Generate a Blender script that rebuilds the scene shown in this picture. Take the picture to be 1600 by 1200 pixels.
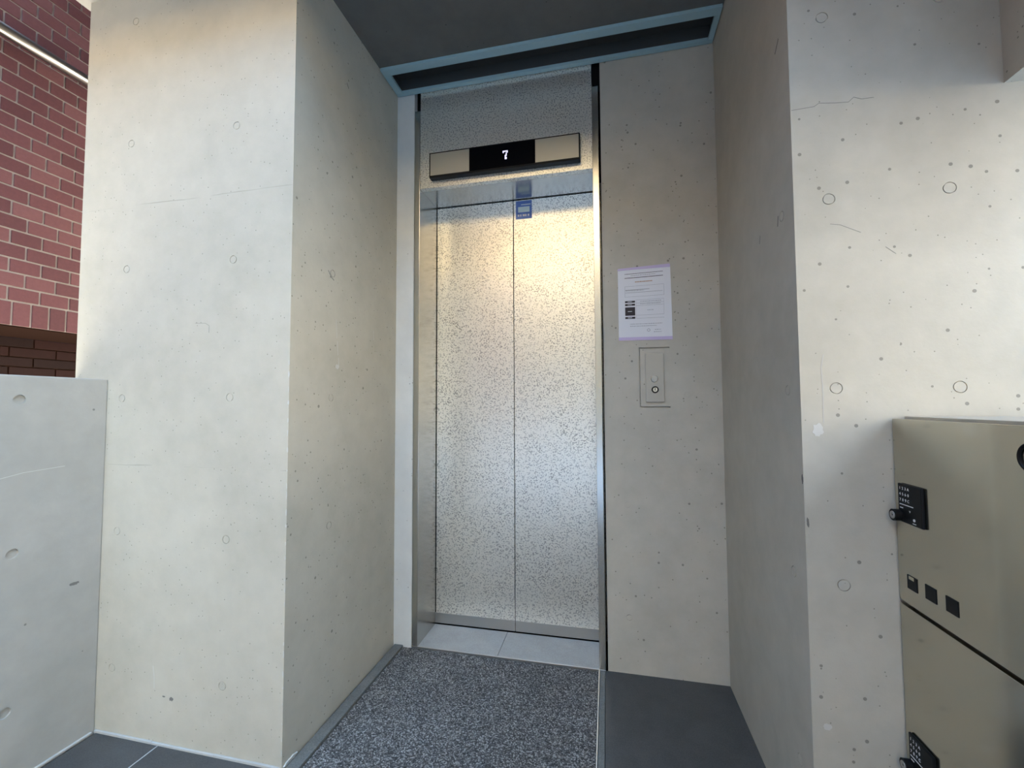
import bpy, bmesh, math, random
from mathutils import Vector, Matrix
random.seed(7)
for o in list(bpy.data.objects): bpy.data.objects.remove(o)
S = bpy.context.scene
C = S.collection

# ------------------------------------------------------------------ camera
F_PX, IMG_W = 670.75, 1600
CAM = Vector((1.4765, -1.8401, 1.0873))
yaw, pitch, roll = [math.radians(a) for a in (12.443, 2.6505, -0.2591)]
fw = Vector((-math.sin(yaw)*math.cos(pitch), math.cos(yaw)*math.cos(pitch), math.sin(pitch)))
rt = Vector((math.cos(yaw), math.sin(yaw), 0)); up = rt.cross(fw)
R_ = rt*math.cos(roll) + up*math.sin(roll); U_ = up*math.cos(roll) - rt*math.sin(roll)
cd = bpy.data.cameras.new('camera'); cam = bpy.data.objects.new('camera', cd); C.objects.link(cam)
cd.sensor_width = 36; cd.lens = 36*F_PX/IMG_W; cd.clip_start = 0.02
m = Matrix((R_, U_, -fw)).transposed().to_4x4(); m.translation = CAM
cam.matrix_world = m
S.camera = cam
S.view_settings.view_transform = 'Standard'; S.view_settings.look = 'None'
S.view_settings.gamma = 1; S.view_settings.use_curve_mapping = False
S.view_settings.exposure = 1.0

# ------------------------------------------------------------------ daylight
W = bpy.data.worlds.new('world'); S.world = W; W.use_nodes = True
nt = W.node_tree; bg = nt.nodes['Background']
tc = nt.nodes.new('ShaderNodeTexCoord'); sx = nt.nodes.new('ShaderNodeSeparateXYZ')
rp = nt.nodes.new('ShaderNodeValToRGB')
nt.links.new(tc.outputs['Generated'], sx.inputs[0]); nt.links.new(sx.outputs['Z'], rp.inputs[0])
nt.links.new(rp.outputs[0], bg.inputs[0])
e = rp.color_ramp.elements
e[0].position = 0.0; e[0].color = (1.0, 0.93, 0.80, 1)
e[1].position = 0.6; e[1].color = (0.36, 0.62, 1.0, 1)
bg.inputs[1].default_value = 5.5
sd = bpy.data.lights.new('sun', 'SUN'); sun = bpy.data.objects.new('sun', sd); C.objects.link(sun)
sd.energy = 36.0; sd.angle = math.radians(0.6); sd.color = (1.0, 0.86, 0.62)
sun.rotation_euler = Vector((0.30, 0.66, 0.69)).to_track_quat('Z', 'Y').to_euler()

# ------------------------------------------------------------------ helpers
def tag(o, label=None, cat=None, group=None, kind=None):
    if label: o['label'] = label
    if cat: o['category'] = cat
    if group: o['group'] = group
    if kind: o['kind'] = kind
    return o
def thing(name, label, cat, loc=(0, 0, 0), group=None):
    o = bpy.data.objects.new(name, None); C.objects.link(o); o.location = loc
    o.empty_display_size = 0.05
    return tag(o, label, cat, group)
def add_box(bm, x0, x1, y0, y1, z0, z1, bev=0.0):
    r = bmesh.ops.create_cube(bm, size=1.0); vs = r['verts']
    for v in vs:
        v.co = Vector(((x0+x1)/2 + v.co.x*(x1-x0), (y0+y1)/2 + v.co.y*(y1-y0), (z0+z1)/2 + v.co.z*(z1-z0)))
    if bev > 0:
        es = list({ed for v in vs for ed in v.link_edges})
        bmesh.ops.bevel(bm, geom=es, offset=bev, segments=2, affect='EDGES', profile=0.6)
    return vs
def add_cyl(bm, c, axis, r, h, seg=40, r2=None):
    """cylinder centred at c along axis ('X','Y','Z')"""
    M = {'Z': Matrix(), 'Y': Matrix.Rotation(math.pi/2, 4, 'X'), 'X': Matrix.Rotation(math.pi/2, 4, 'Y')}[axis]
    bmesh.ops.create_cone(bm, cap_ends=True, segments=seg, radius1=r, radius2=r if r2 is None else r2, depth=h,
                          matrix=Matrix.Translation(c) @ M)
def add_ring(bm, c, axis, r_in, r_out, h, seg=48):
    pr = [(r_in, -h/2), (r_out, -h/2), (r_out, h/2*.6), (r_out-(r_out-r_in)*.3, h/2), (r_in+(r_out-r_in)*.3, h/2), (r_in, h/2*.6)]
    rows = []
    for i in range(seg):
        a = 2*math.pi*i/seg; row = []
        for r, z in pr:
            p = (r*math.cos(a), r*math.sin(a), z)
            q = {'Z': p, 'Y': (p[0], -p[2], p[1]), 'X': (-p[2], p[0], p[1])}[axis]
            row.append(bm.verts.new(Vector(c) + Vector(q)))
        rows.append(row)
    n = len(pr)
    for i in range(seg):
        a, b = rows[i], rows[(i+1) % seg]
        for k in range(n): bm.faces.new((a[k], a[(k+1) % n], b[(k+1) % n], b[k]))
def mesh(name, bm, mat, parent=None, smooth=False, kind=None):
    bmesh.ops.recalc_face_normals(bm, faces=bm.faces)
    me = bpy.data.meshes.new(name); bm.to_mesh(me); bm.free()
    me.materials.append(mat)
    o = bpy.data.objects.new(name, me); C.objects.link(o)
    if smooth:
        for p in me.polygons: p.use_smooth = True
    if parent:
        o.parent = parent
        off = Vector((0, 0, 0)); q = parent
        while q: off += q.location; q = q.parent
        me.transform(Matrix.Translation(-off))
    if kind: o['kind'] = kind
    return o
def box(name, dims, mat, parent=None, bev=0.0, kind=None):
    bm = bmesh.new(); add_box(bm, *dims, bev=bev)
    return mesh(name, bm, mat, parent, kind=kind)
def carve(o, bm_cut):
    """cut form-tie holes and grooves into a wall"""
    me = bpy.data.meshes.new('cut'); bmesh.ops.recalc_face_normals(bm_cut, faces=bm_cut.faces)
    bm_cut.to_mesh(me); bm_cut.free()
    c = bpy.data.objects.new('cut', me); C.objects.link(c)
    md = o.modifiers.new('b', 'BOOLEAN'); md.operation = 'DIFFERENCE'; md.solver = 'EXACT'; md.object = c
    bpy.context.view_layer.update()
    dg = bpy.context.evaluated_depsgraph_get()
    nm = bpy.data.meshes.new_from_object(o.evaluated_get(dg))
    o.modifiers.clear(); old = o.data; o.data = nm; nm.name = o.name
    bpy.data.objects.remove(c); bpy.data.meshes.remove(me); bpy.data.meshes.remove(old)
def text_mesh(name, s, size, M, mat, parent, depth=0.0002):
    cu = bpy.data.curves.new('t', 'FONT'); cu.body = s; cu.size = size; cu.align_x = 'CENTER'; cu.align_y = 'CENTER'; cu.extrude = depth
    t = bpy.data.objects.new('t', cu); C.objects.link(t); bpy.context.view_layer.update()
    me = bpy.data.meshes.new_from_object(t.evaluated_get(bpy.context.evaluated_depsgraph_get()))
    bpy.data.objects.remove(t); bpy.data.curves.remove(cu)
    me.transform(M); me.materials.clear(); me.materials.append(mat)
    o = bpy.data.objects.new(name, me); C.objects.link(o)
    o.parent = parent; off = Vector((0, 0, 0)); q = parent
    while q: off += q.location; q = q.parent
    me.transform(Matrix.Translation(-off))
    return o

# ------------------------------------------------------------------ materials
class NT:
    def __init__(s, name):
        s.m = bpy.data.materials.new(name); s.m.use_nodes = True; s.t = s.m.node_tree
        s.b = s.t.nodes['Principled BSDF']; s.tc = s.t.nodes.new('ShaderNodeTexCoord')
    def n(s, typ, **kw):
        x = s.t.nodes.new(typ)
        for k, v in kw.items(): setattr(x, k, v)
        return x
    def l(s, a, b): s.t.links.new(a, b)
    def noise(s, scale, detail=4, rough=.55, vec=None):
        x = s.n('ShaderNodeTexNoise'); x.inputs['Scale'].default_value = scale
        x.inputs['Detail'].default_value = detail; x.inputs['Roughness'].default_value = rough
        s.l(vec or s.tc.outputs['Object'], x.inputs['Vector']); return x.outputs['Fac']
    def ramp(s, src, stops, interp='LINEAR'):
        x = s.n('ShaderNodeValToRGB'); x.color_ramp.interpolation = interp
        el = x.color_ramp.elements
        while len(el) < len(stops): el.new(0.5)
        for q, (p, c) in zip(el, stops):
            q.position = p; q.color = (c, c, c, 1) if isinstance(c, (int, float)) else (*c, 1)
        s.l(src, x.inputs[0]); return x.outputs[0]
    def math(s, op, a, b=None):
        x = s.n('ShaderNodeMath', operation=op)
        for i, v in enumerate((a, b)):
            if v is None: continue
            if isinstance(v, (int, float)): x.inputs[i].default_value = v
            else: s.l(v, x.inputs[i])
        return x.outputs[0]
    def mix(s, fac, a, b, blend='MIX'):
        x = s.n('ShaderNodeMix', data_type='RGBA', blend_type=blend)
        for i, v in ((0, fac), (6, a), (7, b)):
            if isinstance(v, (int, float)): x.inputs[i].default_value = v
            elif isinstance(v, tuple): x.inputs[i].default_value = (*v, 1)
            else: s.l(v, x.inputs[i])
        return x.outputs[2]
    def bump(s, h, strength, dist):
        x = s.n('ShaderNodeBump'); x.inputs['Strength'].default_value = strength; x.inputs['Distance'].default_value = dist
        s.l(h, x.inputs['Height']); s.l(x.outputs[0], s.b.inputs['Normal']); return x
    def set(s, **kw):
        for k, v in kw.items():
            i = s.b.inputs[k.replace('_', ' ')]
            if isinstance(v, (int, float)): i.default_value = v
            elif isinstance(v, tuple): i.default_value = (*v, 1)
            else: s.l(v, i)
        return s.m
def plain(name, col, rough=.6, metal=0., **kw):
    k = NT(name); return k.set(Base_Color=col, Roughness=rough, Metallic=metal, **kw)

def concrete(name, lo, hi, joints=True, pits=1.0, rough=.62, pit_r=1.0):
    k = NT(name)
    big = k.noise(2.3, 6, .6); mid = k.noise(14, 5, .6)
    f = k.math('ADD', k.math('MULTIPLY', big, .65), k.math('MULTIPLY', mid, .35))
    col = k.mix(k.ramp(f, [(.36, 0.), (.64, 1.)]), lo, hi)
    # air-bubble pits, only in a few cells, clustered by a large noise
    def pit(scale, r, keep):
        v = k.n('ShaderNodeTexVoronoi'); v.inputs['Scale'].default_value = scale
        k.l(k.tc.outputs['Object'], v.inputs['Vector'])
        sep = k.n('ShaderNodeSeparateColor'); k.l(v.outputs['Color'], sep.inputs[0])
        rr = k.math('MULTIPLY', sep.outputs[1], r*pit_r)
        near = k.math('LESS_THAN', v.outputs['Distance'], rr)
        gate = k.math('LESS_THAN', sep.outputs[0], k.math('MULTIPLY', k.ramp(k.noise(3.1, 2), [(.38, .35), (.60, 1.)]), keep))
        return k.math('MULTIPLY', near, gate)
    p = k.math('MAXIMUM', pit(33, .155, .36*pits), pit(72, .20, .38*pits))
    col = k.mix(k.math('MULTIPLY', p, .68), col, tuple(c*.32 for c in lo))
    h = k.math('SUBTRACT', k.math('MULTIPLY', k.noise(60, 5, .6), .35), k.math('MULTIPLY', p, 1.0))
    if joints:
        sp = k.n('ShaderNodeSeparateXYZ'); k.l(k.tc.outputs['Object'], sp.inputs[0])
        z = k.math('ADD', sp.outputs[2], k.math('MULTIPLY', k.noise(7, 3), .012))
        d = k.math('ABSOLUTE', k.math('SUBTRACT', k.math('MODULO', k.math('ADD', z, .003), .90), .895))
        j = k.math('MULTIPLY', k.math('MULTIPLY', k.math('LESS_THAN', d, .0016), k.math('LESS_THAN', sp.outputs[0], .511)), k.ramp(k.noise(5, 3), [(.44, 0.), (.58, 1.)]))
        col = k.mix(k.math('MULTIPLY', j, .42), col, tuple(c*.45 for c in lo))
    k.bump(h, .55, .0022)
    return k.set(Base_Color=col, Roughness=rough, Specular_IOR_Level=.35)

M_CONC = concrete('board_formed_concrete', (.398, .370, .305), (.487, .454, .378), joints=False)
M_CONCJ = concrete('jointed_concrete', (.425, .394, .315), (.52, .480, .388), pit_r=1.25)
M_PALE = concrete('pale_strip_concrete', (.52, .52, .50), (.60, .60, .57), joints=False, pits=.3)  # lighter concrete tone for the strip beside the left jamb
M_PATCH = concrete('mortar_patch', (.40, .385, .35), (.46, .44, .40), joints=False, pits=.3)
M_CRACK = plain('crack_line', (.20, .195, .18), .9)
M_SCUFF = plain('pale_scuff', (.53, .52, .475), .8)
M_STAIN = plain('dark_stain', (.16, .15, .135), .9)
M_JOINT = plain('sealant', (.40, .385, .35), .8)

def steel(name, col=(.60, .59, .56), rough=.24, emboss=0., streak=0., dist=.0004, metal=1.):
    k = NT(name)
    if emboss:
        a = k.noise(115, 3, .7); b = k.noise(330, 2, .5)
        h = k.math('ADD', k.math('MULTIPLY', k.ramp(a, [(.42, 0.), (.60, 1.)]), 1.), k.math('MULTIPLY', b, .25))
        k.bump(h, emboss, dist)
        cc = k.noise(165, 1.5, .5)
        pits_ = k.ramp(cc, [(.40, 0.), (.455, 1.)])
        pits2 = k.ramp(k.noise(9, 3), [(.3, .45), (.7, .95)])
        col = k.mix(k.math('MULTIPLY', k.math('SUBTRACT', 1., pits_), pits2), col, tuple(c*.36 for c in col))
    elif streak:
        mp = k.n('ShaderNodeMapping'); mp.inputs['Scale'].default_value = (1.2, 1.2, 260)
        k.l(k.tc.outputs['Object'], mp.inputs[0])
        k.bump(k.noise(2.0, 3, .6, mp.outputs[0]), streak, .0002)
    return k.set(Base_Color=col, Metallic=metal, Roughness=rough)
M_EMB = steel('embossed_stainless', (.84, .81, .735), .28, emboss=.4, metal=.70)
M_SS = steel('hairline_stainless', (.55, .535, .50), .22, streak=.12, metal=.97)
M_SSD = steel('dull_stainless', (.50, .49, .47), .38)
M_LOCK = steel('locker_steel', (.58, .545, .46), .17, streak=.03)
M_LOCKTOP = plain('locker_top_edge', (.48, .45, .40), .35, .6)
M_BLACK = plain('black_plastic', (.008, .008, .008), .42, Specular_IOR_Level=.15)
M_DARK = plain('shaft_dark', (.006, .006, .006), .8, Specular_IOR_Level=.1)
M_PLATE = plain('satin_plate', (.42, .41, .36), .42, .7)
M_SCREEN = plain('display_glass', (.002, .002, .003), .12, Specular_IOR_Level=.12)
M_WHITEP = plain('white_print', (.75, .75, .75), .6)
M_GREYP = plain('grey_print', (.30, .30, .31), .7)
M_INK = plain('black_ink', (.025, .015, .015), .6)
M_ORANGE = plain('orange_ink', (.42, .22, .12), .7)
M_PAPER = plain('paper', (.70, .70, .72), .75)
M_TAPE = plain('lavender_tape', (.50, .42, .62), .45)
M_BLUE = plain('teal_blue_film', (.30, .44, .47), .45)
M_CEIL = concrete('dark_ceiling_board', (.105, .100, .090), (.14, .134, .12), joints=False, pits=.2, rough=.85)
M_STKB = plain('blue_sticker_print', (.10, .18, .46), .4)
M_STKW = plain('sticker_white', (.60, .70, .68), .4)
k = NT('digit_light'); M_DIGIT = k.set(Base_Color=(.1, .1, .16), Emission_Color=(.62, .60, 1.), Emission_Strength=.85)

def speckle(name, stops, scale, bump_d, rough=.8):
    k = NT(name)
    v = k.n('ShaderNodeTexVoronoi'); v.inputs['Scale'].default_value = scale
    k.l(k.tc.outputs['Object'], v.inputs['Vector'])
    sp = k.n('ShaderNodeSeparateColor'); k.l(v.outputs['Color'], sp.inputs[0])
    f = k.math('ADD', k.math('MULTIPLY', sp.outputs[0], .7), k.math('MULTIPLY', k.noise(scale*1.4, 3, .7), .3))
    col = k.ramp(f, stops)
    col = k.mix(.35, col, k.ramp(k.noise(4, 4), [(.35, .5), (.65, 1.)]), 'MULTIPLY')
    k.bump(v.outputs['Distance'], 1., bump_d)
    return k.set(Base_Color=col, Roughness=rough)
M_MAT = speckle('speckled_mat', [(.15, (.020, .019, .018)), (.42, (.075, .070, .066)), (.66, (.185, .175, .165)), (.86, (.46, .44, .41))], 270, .004)
def tile(name, lo, hi, rough):
    k = NT(name)
    f = k.math('ADD', k.math('MULTIPLY', k.noise(9, 6, .7), .5), k.math('MULTIPLY', k.noise(240, 2), .5))
    k.bump(k.noise(90, 4), .3, .0008)
    return k.set(Base_Color=k.mix(k.ramp(f, [(.4, 0.), (.6, 1.)]), lo, hi), Roughness=rough)
M_TILE = tile('dark_floor_tile', (.040, .039, .038), (.065, .063, .061), .5)
M_SILL = tile('sill_plate', (.30, .29, .27), (.37, .36, .335), .55)
M_CURB = tile('stone_curb', (.10, .10, .09), (.16, .16, .145), .7)
M_GROUT = plain('grout', (.34, .33, .31), .8)

def brick_mat(name, cols):
    k = NT(name)
    sp = k.n('ShaderNodeObjectInfo')
    at = k.n('ShaderNodeAttribute', attribute_name='tone')
    c = k.ramp(at.outputs['Fac'], [(0, cols[0]), (.5, cols[1]), (1, cols[2])])
    c = k.mix(.30, c, k.ramp(k.noise(70, 5), [(.35, .55), (.65, 1.)]), 'MULTIPLY')
    k.bump(k.noise(140, 4), .4, .0015)
    return k.set(Base_Color=c, Roughness=.6, Specular_IOR_Level=.15)
M_BRICK = brick_mat('red_tile_brick', [(.090, .036, .038), (.120, .048, .050), (.150, .066, .066)])
M_BRICKD = brick_mat('shaded_tile_brick', [(.009, .0025, .0015), (.012, .003, .002), (.017, .004, .0025)])  # shade of the recess painted into the brick colour
M_BRICKP = plain('plain_brick', (.11, .055, .05), .8)
M_MORTAR = plain('mortar', (.33, .29, .26), .9)
M_MORTARD = plain('shaded_mortar', (.022, .012, .008), .9, Specular_IOR_Level=.05)  # recess shade carried in the mortar colour as well

# ------------------------------------------------------------------ key planes (metres; elevator wall is y = 0, floor z = 0)
XL, XR, YC, YR, ZC = .513, 1.924, -.6875, -.701, 2.577
XP0, XP1, ZP = -.367, -.215, 1.179
TIE = .45

M_RENDER = plain('cream_render', (.42, .36, .26), .9)
# ---- unseen surroundings invented for the daylight and door reflections (street behind the camera)
M_SOFFIT = concrete('soffit_concrete', (.32, .31, .275), (.39, .375, .335), joints=False)
M_PAVE = plain('street_paving', (.44, .46, .49), .8)
bm = bmesh.new(); add_box(bm, -14, 14, -14, -2.761, -.10, -.005); add_box(bm, 2.701, 14, -2.76, 10, -.10, -.005)
mesh('ground', bm, M_PAVE, kind='structure')
bm = bmesh.new()
add_box(bm, -13, 13, -10.4, -10, -.1, 8.4)
for z in (2.5, 4.9, 7.3): add_box(bm, -13, 13, -10, -9.7, z, z+.18)
mesh('wall_street_bounce', bm, M_RENDER, kind='structure')  # invented facade, its sunlit top brightens the door reflections
box('wall_shade_tower', (-.46, 14, -1.02, 3, 2.90, 14.3), M_SOFFIT, kind='structure')  # added tower mass that shades the street and narrows the sky

def tie(bm, c, axis, r, h, grooved=True):
    if not grooved: return add_cyl(bm, c, axis, r, h)
    add_ring_cut(bm, c, axis, r-.0019, r, h)
def add_ring_cut(bm, c, axis, r_in, r_out, h, seg=36):
    pr = [(r_in, -h/2), (r_out, -h/2), (r_out, h/2), (r_in, h/2)]; rows = []
    for i in range(seg):
        a = 2*math.pi*i/seg; row = []
        for r, z in pr:
            p = (r*math.cos(a), r*math.sin(a), z)
            q = {'Y': (p[0], -p[2], p[1]), 'X': (-p[2], p[0], p[1])}[axis]
            row.append(bm.verts.new(Vector(c) + Vector(q)))
        rows.append(row)
    for i in range(seg):
        a, b = rows[i], rows[(i+1) % seg]
        for k in range(4): bm.faces.new((a[k], a[(k+1) % 4], b[(k+1) % 4], b[k]))
# ---- concrete shell
box('ceiling_slab', (-.46, 3.6, -.60, .60, 2.70, 2.90), M_SOFFIT, kind='structure')
wl = box('wall_left', (XP0, XL, YC, .30, -.02, 2.70), M_CONCJ, kind='structure')
bm = bmesh.new()
HR = .0135
for kz in range(-2, 4):
    for x in (-.1516, .2922): tie(bm, (x, YC, 1.1123+TIE*kz), 'Y', HR, .006)
    if kz in (0, 1, -1): tie(bm, (XL, -.480, 1.112+TIE*kz), 'X', HR, .006)
carve(wl, bm)

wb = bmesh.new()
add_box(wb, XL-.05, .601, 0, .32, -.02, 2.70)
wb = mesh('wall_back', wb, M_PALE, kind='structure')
wbr = mesh('wall_back_right', (lambda b: (add_box(b, 1.466, XR+.05, 0, .32, -.02, 2.70, bev=.002), b)[1])(bmesh.new()), M_CONC, kind='structure')
bm = bmesh.new()
for kz in (-2, -1, 0): tie(bm, (1.553, 0, 1.121+TIE*kz), 'Y', HR*.9, .005)
for kz in (0,): tie(bm, (1.793, 0, 1.120+TIE*kz), 'Y', HR*.9, .005)
gw = .0045
x0_, x1_, za_, zb_ = 1.6083, 1.728, 1.0742, 1.3127
prof = [(x0_, zb_+gw), (x1_, zb_+gw), (x1_, zb_), (x0_+gw, zb_), (x0_+gw, za_), (x1_, za_), (x1_, za_-gw), (x0_, za_-gw)]
fa = [bm.verts.new((x, -.01, z)) for x, z in prof]; fb = [bm.verts.new((x, .010, z)) for x, z in prof]
bm.faces.new(fa); bm.faces.new(fb[::-1])
for i in range(8): bm.faces.new((fa[i], fb[i], fb[(i+1) % 8], fa[(i+1) % 8]))
carve(wbr, bm)

wr = box('wall_right', (XR, 3.6, YR, .30, -.02, 2.70), M_CONC, kind='structure')
bm = bmesh.new()
for kz in range(-2, 3):
    for x in (1.9987, 2.2393, 2.689): tie(bm, (x, YR, 1.1204+TIE*kz), 'Y', HR, .005)
for kz in (-2, -1, 0, 1): tie(bm, (XR, -.628, 1.118+TIE*kz), 'X', HR, .005)
carve(wr, bm)

# beam dropping from the ceiling above the lockers
box('wall_beam', (2.35, 2.62, -3.2, YR, 1.796, 2.70), M_CONC, kind='structure')

box('ceiling_shade_box', (2.12, 2.349, -3.2, YR-.001, 2.13, ZC), M_SOFFIT, kind='structure')  # added out of view to darken the corner beside the beam
# low parapet coming forward from the left column
pp = box('wall_parapet', (XP0, XP1, -3.2, YC, -.02, ZP), M_SOFFIT, bev=.004, kind='structure')
bm = bmesh.new()
for kz in range(-2, 1):
    for y in (-.916, -1.366, -1.816): add_cyl(bm, (XP1, y, 1.107+.448*kz), 'X', HR*1.05, .012)
carve(pp, bm)

# ceilings
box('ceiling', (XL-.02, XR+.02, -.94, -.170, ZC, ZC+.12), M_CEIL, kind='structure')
bm = bmesh.new(); add_box(bm, -.41, 2.62, -1.02, -.60, ZC+.001, 2.90); add_box(bm, 1.62, 2.62, -3.2, -1.02, ZC+.001, 2.90)  # right-hand overhang runs on out of view to shade the right wall
mesh('ceiling_outer', bm, M_SOFFIT, kind='structure')

# marks on the concrete
def ribbon(name, axis, plane, pts, w, mat, parent):
    """slim mark on a wall; pts are (along, z); axis is the wall normal"""
    bm = bmesh.new()
    P = [Vector((a, plane, z)) if axis == 'Y' else Vector((plane, a, z)) for a, z in pts]
    n = Vector((0, -1, 0)) if axis == 'Y' else Vector((1 if parent not in (wr,) else -1, 0, 0))
    for a, b in zip(P, P[1:]):
        d = (b-a).normalized(); s = n.cross(d)*w/2
        vs = [bm.verts.new(q - n*.0004) for q in (a-s, a+s, b+s, b-s)]
        top = [bm.verts.new(v.co + n*.0008) for v in vs]; bm.faces.new(top); bm.faces.new(vs[::-1])
        for i in range(4): bm.faces.new((vs[i], vs[(i+1) % 4], top[(i+1) % 4], top[i]))
    return mesh(name, bm, mat, parent)
def blot(name, axis, plane, c, ru, rz, mat, parent, seed=1, lift=.0005):
    """irregular patch on a wall"""
    rnd = random.Random(seed); bm = bmesh.new(); vs = []
    sgn = -1 if (axis == 'Y' or parent is wr) else 1
    for i in range(18):
        a = 2*math.pi*i/18; r = rnd.uniform(.7, 1.1)
        u, z = c[0]+ru*r*math.cos(a), c[1]+rz*r*math.sin(a)
        vs.append(bm.verts.new((u, plane+sgn*lift, z) if axis == 'Y' else (plane+sgn*lift, u, z)))
    f = bm.faces.new(vs)
    r = bmesh.ops.extrude_face_region(bm, geom=[f])
    for v in [g for g in r['geom'] if isinstance(g, bmesh.types.BMVert)]:
        v.co -= Vector((0, sgn*lift*1.5, 0) if axis == 'Y' else (sgn*lift*1.5, 0, 0))
    return mesh(name, bm, mat, parent)
def wob(a, b, n, amp, seed):
    rnd = random.Random(seed)
    return [(a[0]+(b[0]-a[0])*i/n, a[1]+(b[1]-a[1])*i/n + (rnd.uniform(-amp, amp) if 0 < i < n else 0)) for i in range(n+1)]
ribbon('crack', 'Y', YR, [(1.926, 1.799), (1.975, 1.801), (1.986, 1.808), (2.02, 1.803), (2.048, 1.801), (2.059, 1.811), (2.075, 1.804), (2.10, 1.804)], .0011, M_CRACK, wr)
ribbon('scratch', 'Y', YR, [(1.9995, 1.51), (2.02, 1.506), (2.062, 1.484)], .0010, M_CRACK, wr)
ribbon('scratch', 'Y', YR, [(2.110, 1.446), (2.130, 1.428)], .0010, M_CRACK, wr)
ribbon('trowel_mark', 'Y', YR, [(1.975, 1.20), (1.969, 1.17), (1.971, 1.12), (1.970, 1.04)], .0022, M_PATCH, wr)
blot('filled_hole', 'Y', YR, (1.958, 1.024), .012, .017, M_SCUFF, wr, 3)
blot('stain', 'Y', YR, (1.9300, .808), .0028, .013, M_STAIN, wr, 4)
blot('stain', 'X', XR, (-.696, .906), .0045, .012, M_STAIN, wr, 5)
blot('chip', 'Y', YR, (1.955, .352), .009, .008, M_SCUFF, wr, 6)
ribbon('scratch', 'X', XR, [(-.606, 1.578), (-.600, 1.552)], .004, M_STAIN, wr)
ribbon('scratch', 'X', XR, [(-.470, 1.578), (-.463, 1.556)], .003, M_CRACK, wr)
ribbon('scratch', 'X', XR, [(-.645, 2.030), (-.620, 2.008)], .004, M_STAIN, wr)
ribbon('scratch', 'X', XL, [(-.411, 2.329), (-.398, 2.315)], .003, M_STAIN, wl)
ribbon('scratch', 'X', XL, [(-.505, 1.566), (-.490, 1.548), (-.472, 1.539)], .003, M_CRACK, wl)
for i, (y, z0, z1) in enumerate([(-.455, 1.40, 1.33), (-.447, 1.32, 1.27), (-.440, 1.26, 1.225), (-.20, 1.40, 1.36)]):
    ribbon('scuff', 'X', XL, [(y, z0), (y+.004, z1)], .0022, M_SCUFF, wl)
blot('scuff', 'X', XL, (-.445, 1.226), .012, .010, M_SCUFF, wl, 8, .0003)
ribbon('scratch', 'Y', YC, [(.148, 1.359), (.190, 1.357), (.205, 1.348), (.204, 1.325)], .0010, M_CRACK, wl)
blot('stain', 'Y', YC, (.068, .150), .007, .0025, M_STAIN, wl, 9)
blot('stain', 'Y', YC, (.098, .146), .009, .006, M_STAIN, wl, 10)
ribbon('scuff', 'Y', YC, [(.02, .24), (.026, .21), (.028, .17)], .0016, M_SCUFF, wl)
ribbon('scratch', 'X', XP1, [(-1.02, .872), (-.95, .880), (-.90, .890), (-.80, .896)], .0012, M_SCUFF, pp)
blot('chip', 'X', XP1, (-.762, .513), .014, .006, M_STAIN, pp, 12)
for i in range(26):   # chipped arris of the column
    z = .05 + i*.047 + random.uniform(-.015, .015)
    blot('arris_chip', 'Y', YC, (XL-.0015, z), random.uniform(.001, .003), random.uniform(.003, .012), M_SCUFF, wl, 40+i, .0008)

# ------------------------------------------------------------------ brick wall across the alley
def brick_wall(name, xf, y0, y1, z0, z1, L, H, J, mat, mortar, phase, soldier=False, thick=.12):
    base = box(name, (xf-thick, xf-.006, y0, y1, z0, z1), mortar, kind='structure')
    bm = bmesh.new(); tones = []
    def brick(ya, yb, za, zb):
        ya = max(ya, y0); yb = min(yb, y1); zb = min(zb, z1)
        if yb-ya < .01 or zb-za < .01: return
        add_box(bm, xf-.014, xf, ya, yb, za, zb, bev=.0016)
        t = random.random()
        tones.extend([t]*(len(bm.faces)-len(tones)))
    z = z0; row = 0
    if soldier:
        y = phase[2] - math.ceil((phase[2]-y0)/.068)*.068 - .068
        while y < y1: brick(y+J/2, y+.068-J/2, z0+.001, z0+.108); y += .068
        z = z0+.108+J
    while z < z1:
        ph = phase[row % 2]
        y = ph - math.ceil((ph-y0)/L)*L - L
        while y < y1:
            brick(y+J/2, y+L-J/2, z, z+H-J); y += L
        z += H; row += 1
    o = mesh('brick_courses', bm, mat, base)
    at = o.data.attributes.new('tone', 'FLOAT', 'FACE')
    for i, t in enumerate(tones): at.data[i].value = t
    return base
box('wall_alley_blocker', (-1.8, -.37, .90, 1.10, -.1, 6.5), M_BRICKP, kind='structure')  # unseen, added to close the alley against light from behind
box('wall_blocker_far', (-1.8, -1.2, -9.9, -2.21, -.1, 6.5), M_BRICKP, kind='structure')  # unseen extension, added to block low sky light from the left
box('wall_blocker_upper', (-1.8, -1.2, -2.2, 3, 4.21, 6.5), M_BRICKP, kind='structure')  # unseen height added to block more sky on the left
bw = brick_wall('wall_brick', -1.2, -2.2, 1.2, 1.461, 4.2, .1155, .0665, .009, M_BRICK, M_MORTAR, (-.437, -.379, -.419), True, .42)
box('lintel_soffit', (-1.619, -1.206, -2.2, 1.2, 1.455, 1.4605), plain('lintel_shade_brown', (.014, .007, .005), .9, Specular_IOR_Level=.02), bw)  # thin dark sheet paints the shade under the lintel
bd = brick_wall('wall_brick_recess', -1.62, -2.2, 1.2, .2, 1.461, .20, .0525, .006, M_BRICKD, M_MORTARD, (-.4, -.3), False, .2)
bm = bmesh.new(); add_cyl(bm, (-1.163, -.5, 2.789), 'Y', .027, 3.4)
rail = mesh('metal_pipe', bm, plain('pipe_metal', (.34, .33, .31), .30, 1.), smooth=True)
tag(rail, 'polished metal pipe running along the red brick wall', 'pipe')
for y in (-1.9, -1.0, .6):
    bm = bmesh.new(); add_cyl(bm, (-1.19, y, 2.789), 'X', .012, .03); mesh('bracket', bm, M_SSD, rail)

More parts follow.
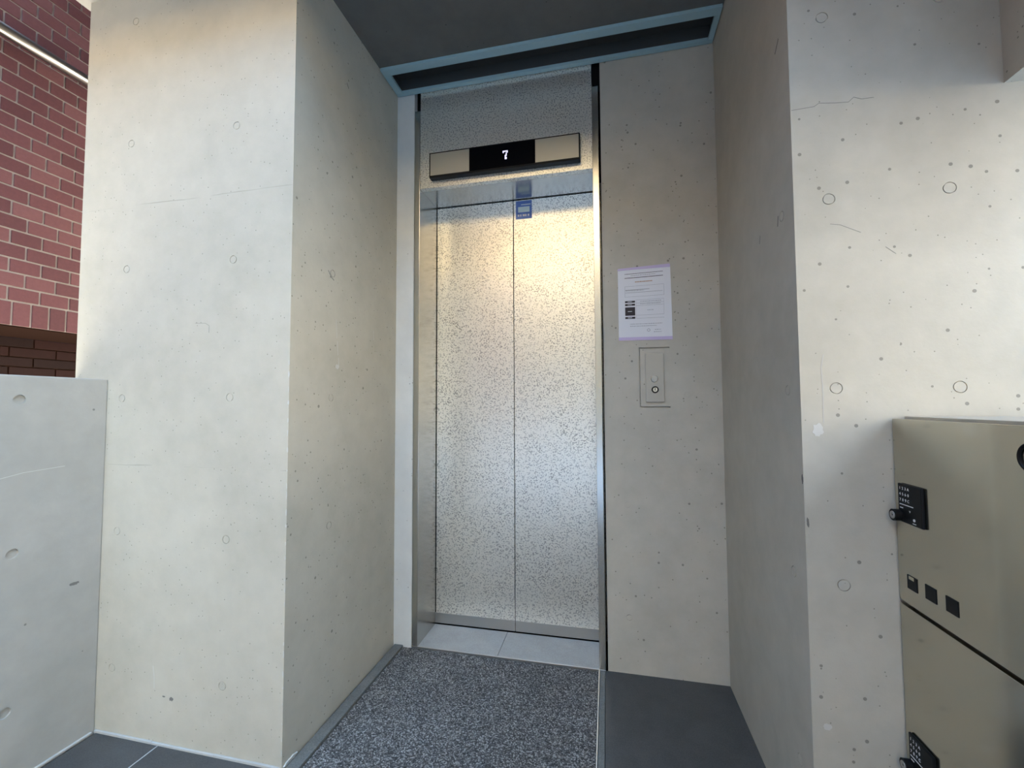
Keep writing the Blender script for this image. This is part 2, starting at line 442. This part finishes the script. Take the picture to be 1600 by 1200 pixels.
# ------------------------------------------------------------------ floor
fl = bmesh.new()
add_box(fl, -.20, .5195, -2.76, -.6877+.001, -.03, 0)
add_box(fl, 1.456, 2.70, -2.76, 0, -.03, 0)
floor = mesh('floor', fl, M_TILE, kind='structure')
box('floor_bed', (-.36, 2.70, -2.76, .40, -.08, -.031), M_DARK, kind='structure')
bm = bmesh.new()
add_box(bm, .056, .060, -2.7, YC-.002, -.001, .0006)
for y in (-1.0, -1.6, -2.2):
    add_box(bm, -.19, .517, y-.002, y+.002, -.001, .0005)
mesh('grout_lines', bm, M_GROUT, floor)
bm = bmesh.new()
for i in range(9):
    add_box(bm, XP1, XP1+.008, -.70-.25*(i+1), -.70-.25*i, -.002, .006+.001*(i % 2), bev=.002)
mesh('trim_1', bm, M_JOINT, kind='structure')
bm = bmesh.new()
for i in range(3):
    add_box(bm, XP1+.005+.24*i, XP1+.005+.24*(i+1), YC-.007, YC, -.002, .007-.001*(i % 2), bev=.002)
mesh('trim_2', bm, M_JOINT, kind='structure')
# curb along the left wall and metal-edged strip on the right of the mat
cb = box('trim_3', (.5205, .5615, -2.7, -.003, -.03, .003), M_CURB, bev=.0025, kind='structure')
blot('mortar_smear', 'X', .5135, (-.655, .004), .03, .006, M_SCUFF, wl, 77, .004)
box('trim_4', (1.434, 1.4545, -2.7, -.003, -.03, .002), M_CURB, bev=.0015, kind='structure')
box('trim_5', (1.4285, 1.4325, -2.7, -.003, -.03, .003), M_SSD, bev=.0008, kind='structure')
mt = box('entrance_mat', (.5635, 1.4275, -2.7, -.004, -.030, -.005), M_MAT, bev=.002)
tag(mt, 'coarse speckled grey floor mat leading up to the elevator sill', 'mat')

# ------------------------------------------------------------------ elevator entrance
XJL, XJR, YD = .631, 1.431, .208
en = thing('elevator_entrance', 'stainless steel elevator frame with embossed header panel above closed doors', 'elevator frame', (1.03, 0, 0))
bm = bmesh.new(); add_box(bm, .605, XJL, -.004, YD-.001, 0, 2.478, bev=.0012); mesh('jamb', bm, M_SS, en)
bm = bmesh.new(); add_box(bm, XJR, 1.4575, -.004, YD-.001, 0, 2.462, bev=.0012); mesh('jamb', bm, M_SS, en)
bm = bmesh.new(); add_box(bm, XJL+.0006, XJR-.0006, 0, .03, 2.100, 2.574, bev=.001)
mesh('header_panel', bm, M_EMB, en)
bm = bmesh.new(); add_box(bm, XJL+.0006, XJR-.0006, .0305, YD-.001, 2.1005, 2.112); mesh('soffit_plate', bm, M_SS, en)
bm = bmesh.new()
add_box(bm, .605, .9985, -.001, YD-.004, -.028, .0015, bev=.001)
add_box(bm, 1.0000, 1.4575, -.001, YD-.004, -.028, .0015, bev=.001)
sill = mesh('sill', bm, M_SILL, en)
box('sill_nosing', (.605, 1.4575, -.005, -.001, -.028, .0035), M_SSD, en, bev=.0008)
box('wall_light_stop', (.50, 1.60, .321, .335, -.06, 2.72), M_DARK, kind='structure')  # added dark plate that stops light leaking in behind the doors
box('slot_shade', (.6015, .6295, .03, .035, 2.478, 2.70), M_DARK, en)  # black plates here and opposite paint the shade inside the open slots
box('slot_shade', (1.4325, 1.4655, .03, .035, 2.462, 2.70), M_DARK, en)

def leaf(name, x0, x1, label):
    d = box(name, (x0, x1, YD, YD+.03, .006, 2.14), M_EMB, bev=.0015, kind='structure')
    tag(d, label, 'elevator door')
    box('kick_strip', (x0+.001, x1-.001, YD-.0008, YD+.004, .0065, .056), M_SSD, d)
    return d
d1 = leaf('door_1', .60, 1.0335, 'left sliding leaf of the embossed steel elevator door')
d2 = leaf('door_2', 1.0365, 1.462, 'right sliding leaf of the elevator door, with a blue sticker at the top')
box('door_gap_shade', (1.0336, 1.0364, YD+.004, YD+.02, .006, 2.135), M_DARK, d1)  # dark strip paints the shade in the gap between the leaves
for nm_, dd in (('edge_gap_shade', (XJL-.0005, XJL+.003, YD-.0006, YD+.002, .006, 2.0995)), ('edge_gap_shade', (XJL, XJR, YD-.0006, YD+.002, 2.0965, 2.1000))):
    box(nm_, dd, M_DARK, en)  # dark strips painting gap shade along the door's left and top edges
st = box('sticker', (1.0485, 1.1285, YD-.0012, YD+.001, 2.001, 2.093), M_STKB, d2); st['label'] = 'small blue and white notice sticker'
box('sticker_panel', (1.060, 1.1175, YD-.0017, YD, 2.035, 2.062), M_STKW, st)
box('sticker_band', (1.075, 1.123, YD-.0017, YD, 2.071, 2.075), M_STKW, st)
bm = bmesh.new()
for i, w in enumerate((.008, .005, .010, .006, .008)):
    x = 1.058+.0125*i
    add_box(bm, x, x+w, YD-.0017, YD, 2.014, 2.024)
mesh('sticker_lettering', bm, M_WHITEP, st)

# ---- floor indicator
ind = thing('floor_indicator', 'long black floor display with steel end plates, showing a lit 7', 'display', (1.035, 0, 2.19))
box('housing', (.690, 1.380, -.031, 0, 2.131, 2.2485), M_BLACK, ind, bev=.0015)
box('end_plate', (.6955, .8835, -.0312, -.028, 2.1405, 2.2430), M_PLATE, ind, bev=.0003)
box('end_plate', (1.186, 1.3745, -.0312, -.028, 2.1405, 2.2430), M_PLATE, ind, bev=.0003)
scr = box('screen', (.884, 1.1855, -.0318, -.028, 2.139, 2.2445), M_SCREEN, ind, bev=.0004)
bm = bmesh.new()
px = .0046; rows = ['#####', '#...#', '...#.', '...#.', '..##.', '..#..', '..##.', '..##.']
ox, oz = 1.040, 2.211
for r, row in enumerate(rows):
    for c_, ch in enumerate(row):
        if ch == '#': add_box(bm, ox+c_*px, ox+(c_+1)*px, -.0328, -.0318, oz-(r+1)*px*1.05, oz-r*px*1.05)
mesh('digit', bm, M_DIGIT, scr)

# ---- call button plate
cp = thing('call_button_plate', 'narrow steel call plate with round button and key switch on concrete wall', 'call button', (1.669, 0, 1.19))
box('plate', (1.633, 1.705, -.0075, 0, 1.0925, 1.2905), plain('call_plate_metal', (.36, .345, .31), .42, .6), cp, bev=.0012)
bm = bmesh.new(); add_ring(bm, (1.667, -.0085, 1.1865), 'Y', .0115, .0145, .004)
mesh('button_ring', bm, M_SS, cp, smooth=True)
bm = bmesh.new(); add_cyl(bm, (1.667, -.009, 1.1865), 'Y', .0112, .006)
mesh('button', bm, plain('button_cap', (.40, .39, .36), .35, .3), cp)
bm = bmesh.new(); add_ring(bm, (1.669, -.009, 1.1425), 'Y', .0088, .0140, .005)
kr = mesh('switch_ring', bm, M_BLACK, cp, smooth=True)
bm = bmesh.new(); add_cyl(bm, (1.669, -.009, 1.1425), 'Y', .0088, .007)
ky = mesh('key_barrel', bm, M_SS, cp)
box('keyhole', (1.6675, 1.6705, -.0130, -.012, 1.1385, 1.1500), M_BLACK, ky)

# ---- notice sheet
no = thing('notice_sheet', 'white printed notice taped to the concrete wall above the call plate', 'notice', (1.635, 0, 1.5))
q = [(1.5287, 1.6432), (1.7382, 1.6497), (1.7419, 1.3477), (1.5292, 1.3502)]
def np_(u, v, lift=0.):
    """u 0..1 across, v 0..1 down the sheet"""
    a = (q[0][0]+(q[1][0]-q[0][0])*u, q[0][1]+(q[1][1]-q[0][1])*u)
    b = (q[3][0]+(q[2][0]-q[3][0])*u, q[3][1]+(q[2][1]-q[3][1])*u)
    y = -.0012 - .004*math.sin(math.pi*v)*(0.4+.6*abs(2*u-1)) - lift
    return Vector((a[0]+(b[0]-a[0])*v, y, a[1]+(b[1]-a[1])*v))
def patch(name, rects, mat, parent, lift, n=1):
    bm = bmesh.new()
    for u0, u1, v0, v1 in rects:
        nu = max(1, int((u1-u0)*14)); nv = max(1, int((v1-v0)*16))
        fr = [[bm.verts.new(np_(u0+(u1-u0)*i/nu, v0+(v1-v0)*j/nv, lift)) for i in range(nu+1)] for j in range(nv+1)]
        bk = [[bm.verts.new(np_(u0+(u1-u0)*i/nu, v0+(v1-v0)*j/nv, lift-.0002)) for i in range(nu+1)] for j in range(nv+1)]
        for j in range(nv):
            for i in range(nu):
                bm.faces.new((fr[j][i], fr[j][i+1], fr[j+1][i+1], fr[j+1][i]))
                bm.faces.new((bk[j][i], bk[j+1][i], bk[j+1][i+1], bk[j][i+1]))
        for j in range(nv):
            bm.faces.new((fr[j][0], fr[j+1][0], bk[j+1][0], bk[j][0])); bm.faces.new((fr[j][nu], bk[j][nu], bk[j+1][nu], fr[j+1][nu]))
        for i in range(nu):
            bm.faces.new((fr[0][i], bk[0][i], bk[0][i+1], fr[0][i+1])); bm.faces.new((fr[nv][i], fr[nv][i+1], bk[nv][i+1], bk[nv][i]))
    return mesh(name, bm, mat, parent)
sh = patch('sheet', [(0, 1, 0, 1)], M_PAPER, no, 0)
patch('ruled_lines', [(.13, .86, .055, .061), (.13, .86, .112, .120)], M_INK, sh, .0004)
patch('boxed_text', [(.13, .87, .235, .238), (.13, .87, .385, .388), (.13, .134, .235, .388), (.866, .87, .235, .388), (.14, .60, .285, .292), (.14, .84, .325, .330),
                     (.34, .86, .435, .438), (.34, .86, .48, .483), (.34, .86, .515, .518), (.34, .86, .65, .653), (.34, .86, .695, .698), (.857, .86, .435, .65), (.34, .343, .435, .698)], M_GREYP, sh, .0004)
rnd = random.Random(5)
for v, u0, u1 in [(.085, .25, .72), (.30, .15, .5), (.46, .42, .82), (.495, .42, .80), (.585, .55, .66), (.775, .22, .82), (.805, .22, .72), (.86, .68, .80), (.89, .66, .80)]:
    u = u0; rc = []
    while u < u1:
        w = rnd.uniform(.012, .03); rc.append((u, min(u+w, u1), v-.004, v+.004)); u += w+.010
    patch('text_line', rc, M_GREYP, sh, .0005)
u = .33; rc = []
while u < .66:
    w = rnd.uniform(.014, .022); rc.append((u, u+w, .172, .186)); u += w+.007
patch('heading', rc, M_ORANGE, sh, .0005)
for rr_ in [(.13, .32, .445, .472), (.13, .32, .487, .515), (.13, .32, .535, .655), (.13, .32, .672, .700)]:
    bl = patch('black_cell', [rr_], M_INK, sh, .0005); vm = (rr_[2]+rr_[3])/2
    patch('cell_print', [(.18, .26, vm-.003, vm+.003)], M_WHITEP, sh, .0007)
bm = bmesh.new(); ct = np_(.565, .865)
add_ring(bm, (ct.x, ct.y-.0004, ct.z), 'Y', .0045, .0062, .0004, 20); mesh('stamp', bm, M_GREYP, sh)
def tape(pts, lab):
    bm = bmesh.new(); f = [bm.verts.new((x, -.0022, z)) for x, z in pts]; b = [bm.verts.new((x, -.0008, z)) for x, z in pts]
    bm.faces.new(f); bm.faces.new(b[::-1])
    for i in range(4): bm.faces.new((f[i], b[i], b[(i+1) % 4], f[(i+1) % 4]))
    t = mesh('tape', bm, M_TAPE, no); t['label'] = lab
tape([(1.527, 1.644), (1.530, 1.6525), (1.7365, 1.6610), (1.7385, 1.6470)], 'lavender tape along the top')
tape([(1.5292, 1.3490), (1.5292, 1.3620), (1.7416, 1.3605), (1.7419, 1.3465)], 'lavender tape along the bottom')

# ---- ceiling slot frame
vf = thing('ceiling_slot_frame', 'pale blue edged frame around a dark recess in ceiling above elevator', 'ceiling frame', (1.22, -.09, ZC-.012))
z0, z1 = ZC-.014, ZC-.0005
xa, xb, ya, yb = XL+.004, XR-.004, -.172, -.004
bm = bmesh.new()
add_box(bm, xa, xb, ya, ya+.036, z0, z1, bev=.001)
add_box(bm, xa, xb, yb-.020, yb, z0, z1, bev=.001)
add_box(bm, xa, xa+.030, ya+.0365, yb-.0205, z0, z1, bev=.001)
add_box(bm, xb-.020, xb, ya+.0365, yb-.0205, z0, z1, bev=.001)
mesh('rim', bm, M_BLUE, vf)
E2 = plain('slot_inside', (.055, .054, .050), .7)
box('recessed_panel', (XL+.001, XR-.001, -.169, -.001, ZC+.060, ZC+.075), E2, vf)
for dims in ((XL+.001, XR-.001, -.169, -.160, ZC, ZC+.06), (XL+.001, XR-.001, -.012, -.001, ZC, ZC+.06), (XL+.001, XL+.012, -.160, -.012, ZC, ZC+.06), (XR-.012, XR-.001, -.160, -.012, ZC, ZC+.06)):
    box('recess_side', dims, E2, vf)

# ------------------------------------------------------------------ parcel locker
XK = 2.105
lk = thing('parcel_locker', 'low brushed olive-grey steel parcel locker against the right concrete wall', 'locker', (2.35, -1.6, 0))
box('body', (XK+.024, 2.62, -2.5, YR-.004, .05, 1.0555), M_LOCKTOP, lk, bev=.001)
box('plinth', (XK+.045, 2.60, -2.48, YR-.02, 0, .05), M_BLACK, lk)
def lock_unit(door, y, z):
    """keypad plate; y is its far edge, z its top"""
    kp = box('keypad', (XK-.006, XK, y-.073, y, z-.083, z), M_BLACK, door, bev=.0025)
    # +x of the lettering runs toward the viewer (-y); plane faces -x
    def place(yy, zz): return Matrix(((0, 0, -1, XK-.0062), (-1, 0, 0, yy), (0, 1, 0, zz), (0, 0, 0, 1)))
    for r, line in enumerate(('123A', '4560', '789C')):
        for c_, ch in enumerate(line):
            text_mesh('key_mark', ch, .0085, place(y-.008-.0085*c_, z-.010-.0125*r), M_WHITEP, kp)
    box('white_line', (XK-.0066, XK-.0058, y-.048, y-.006, z-.0450, z-.0435), M_WHITEP, kp)
    box('print_mark', (XK-.0066, XK-.0058, y-.016, y-.007, z-.0525, z-.0510), M_WHITEP, kp)
    text_mesh('print_mark', 'v', .009, place(y-.037, z-.055), M_WHITEP, kp)
    box('print_mark', (XK-.0066, XK-.0058, y-.0545, y-.0445, z-.0785, z-.0770), M_WHITEP, kp)
    bm = bmesh.new(); add_cyl(bm, (XK-.0066, y-.0500, z-.0705), 'X', .0030, .001, 16); mesh('print_mark', bm, M_WHITEP, kp)
    bm = bmesh.new(); add_cyl(bm, (XK-.0095, y-.003, z-.0700), 'X', .0125, .019)
    kn = mesh('knob', bm, M_BLACK, kp)
    bm = bmesh.new(); add_ring(bm, (XK-.0196, y-.003, z-.0700), 'X', .0025, .0082, .0016, 24); mesh('key_cylinder', bm, M_SSD, kn, smooth=True)
    return kp
GAPZ = .6485
for y0, y1, first in ((-1.285, YR-.003, True), (-1.875, -1.290, False)):
    up_ = box('door', (XK, XK+.020, y0, y1, GAPZ+.004, 1.0500), M_LOCK, lk, bev=.0015)
    lo_ = box('door', (XK, XK+.020, y0, y1, .055, GAPZ-.004), M_LOCK, lk, bev=.0015)
    up_['label'] = 'upper door'; lo_['label'] = 'lower door'
    ye = y1
    if not first: continue
    lock_unit(up_, ye-.020, .9105)
    lock_unit(lo_, ye-.018, .3800)
    for i, (yy, zz) in enumerate(((-.7335, .7165), (-.7870, .7175), (-.8415, .7180))):
        dy = 0 if first else -.585
        lb = box('label_plate', (XK-.0012, XK, yy-.030+dy, yy+dy, zz-.029, zz), M_BLACK, up_, bev=.0004)
        if i == 0: box('print_mark', (XK-.0016, XK-.0008, yy-.022+dy, yy-.006+dy, zz-.008, zz-.001), M_LOCK, lb)
    bm = bmesh.new(); add_ring(bm, (XK-.0015, -1.032+(0 if first else -.585), 1.0015), 'X', .0195, .0235, .005)
    mesh('finger_ring', bm, M_BLACK, up_, smooth=True)
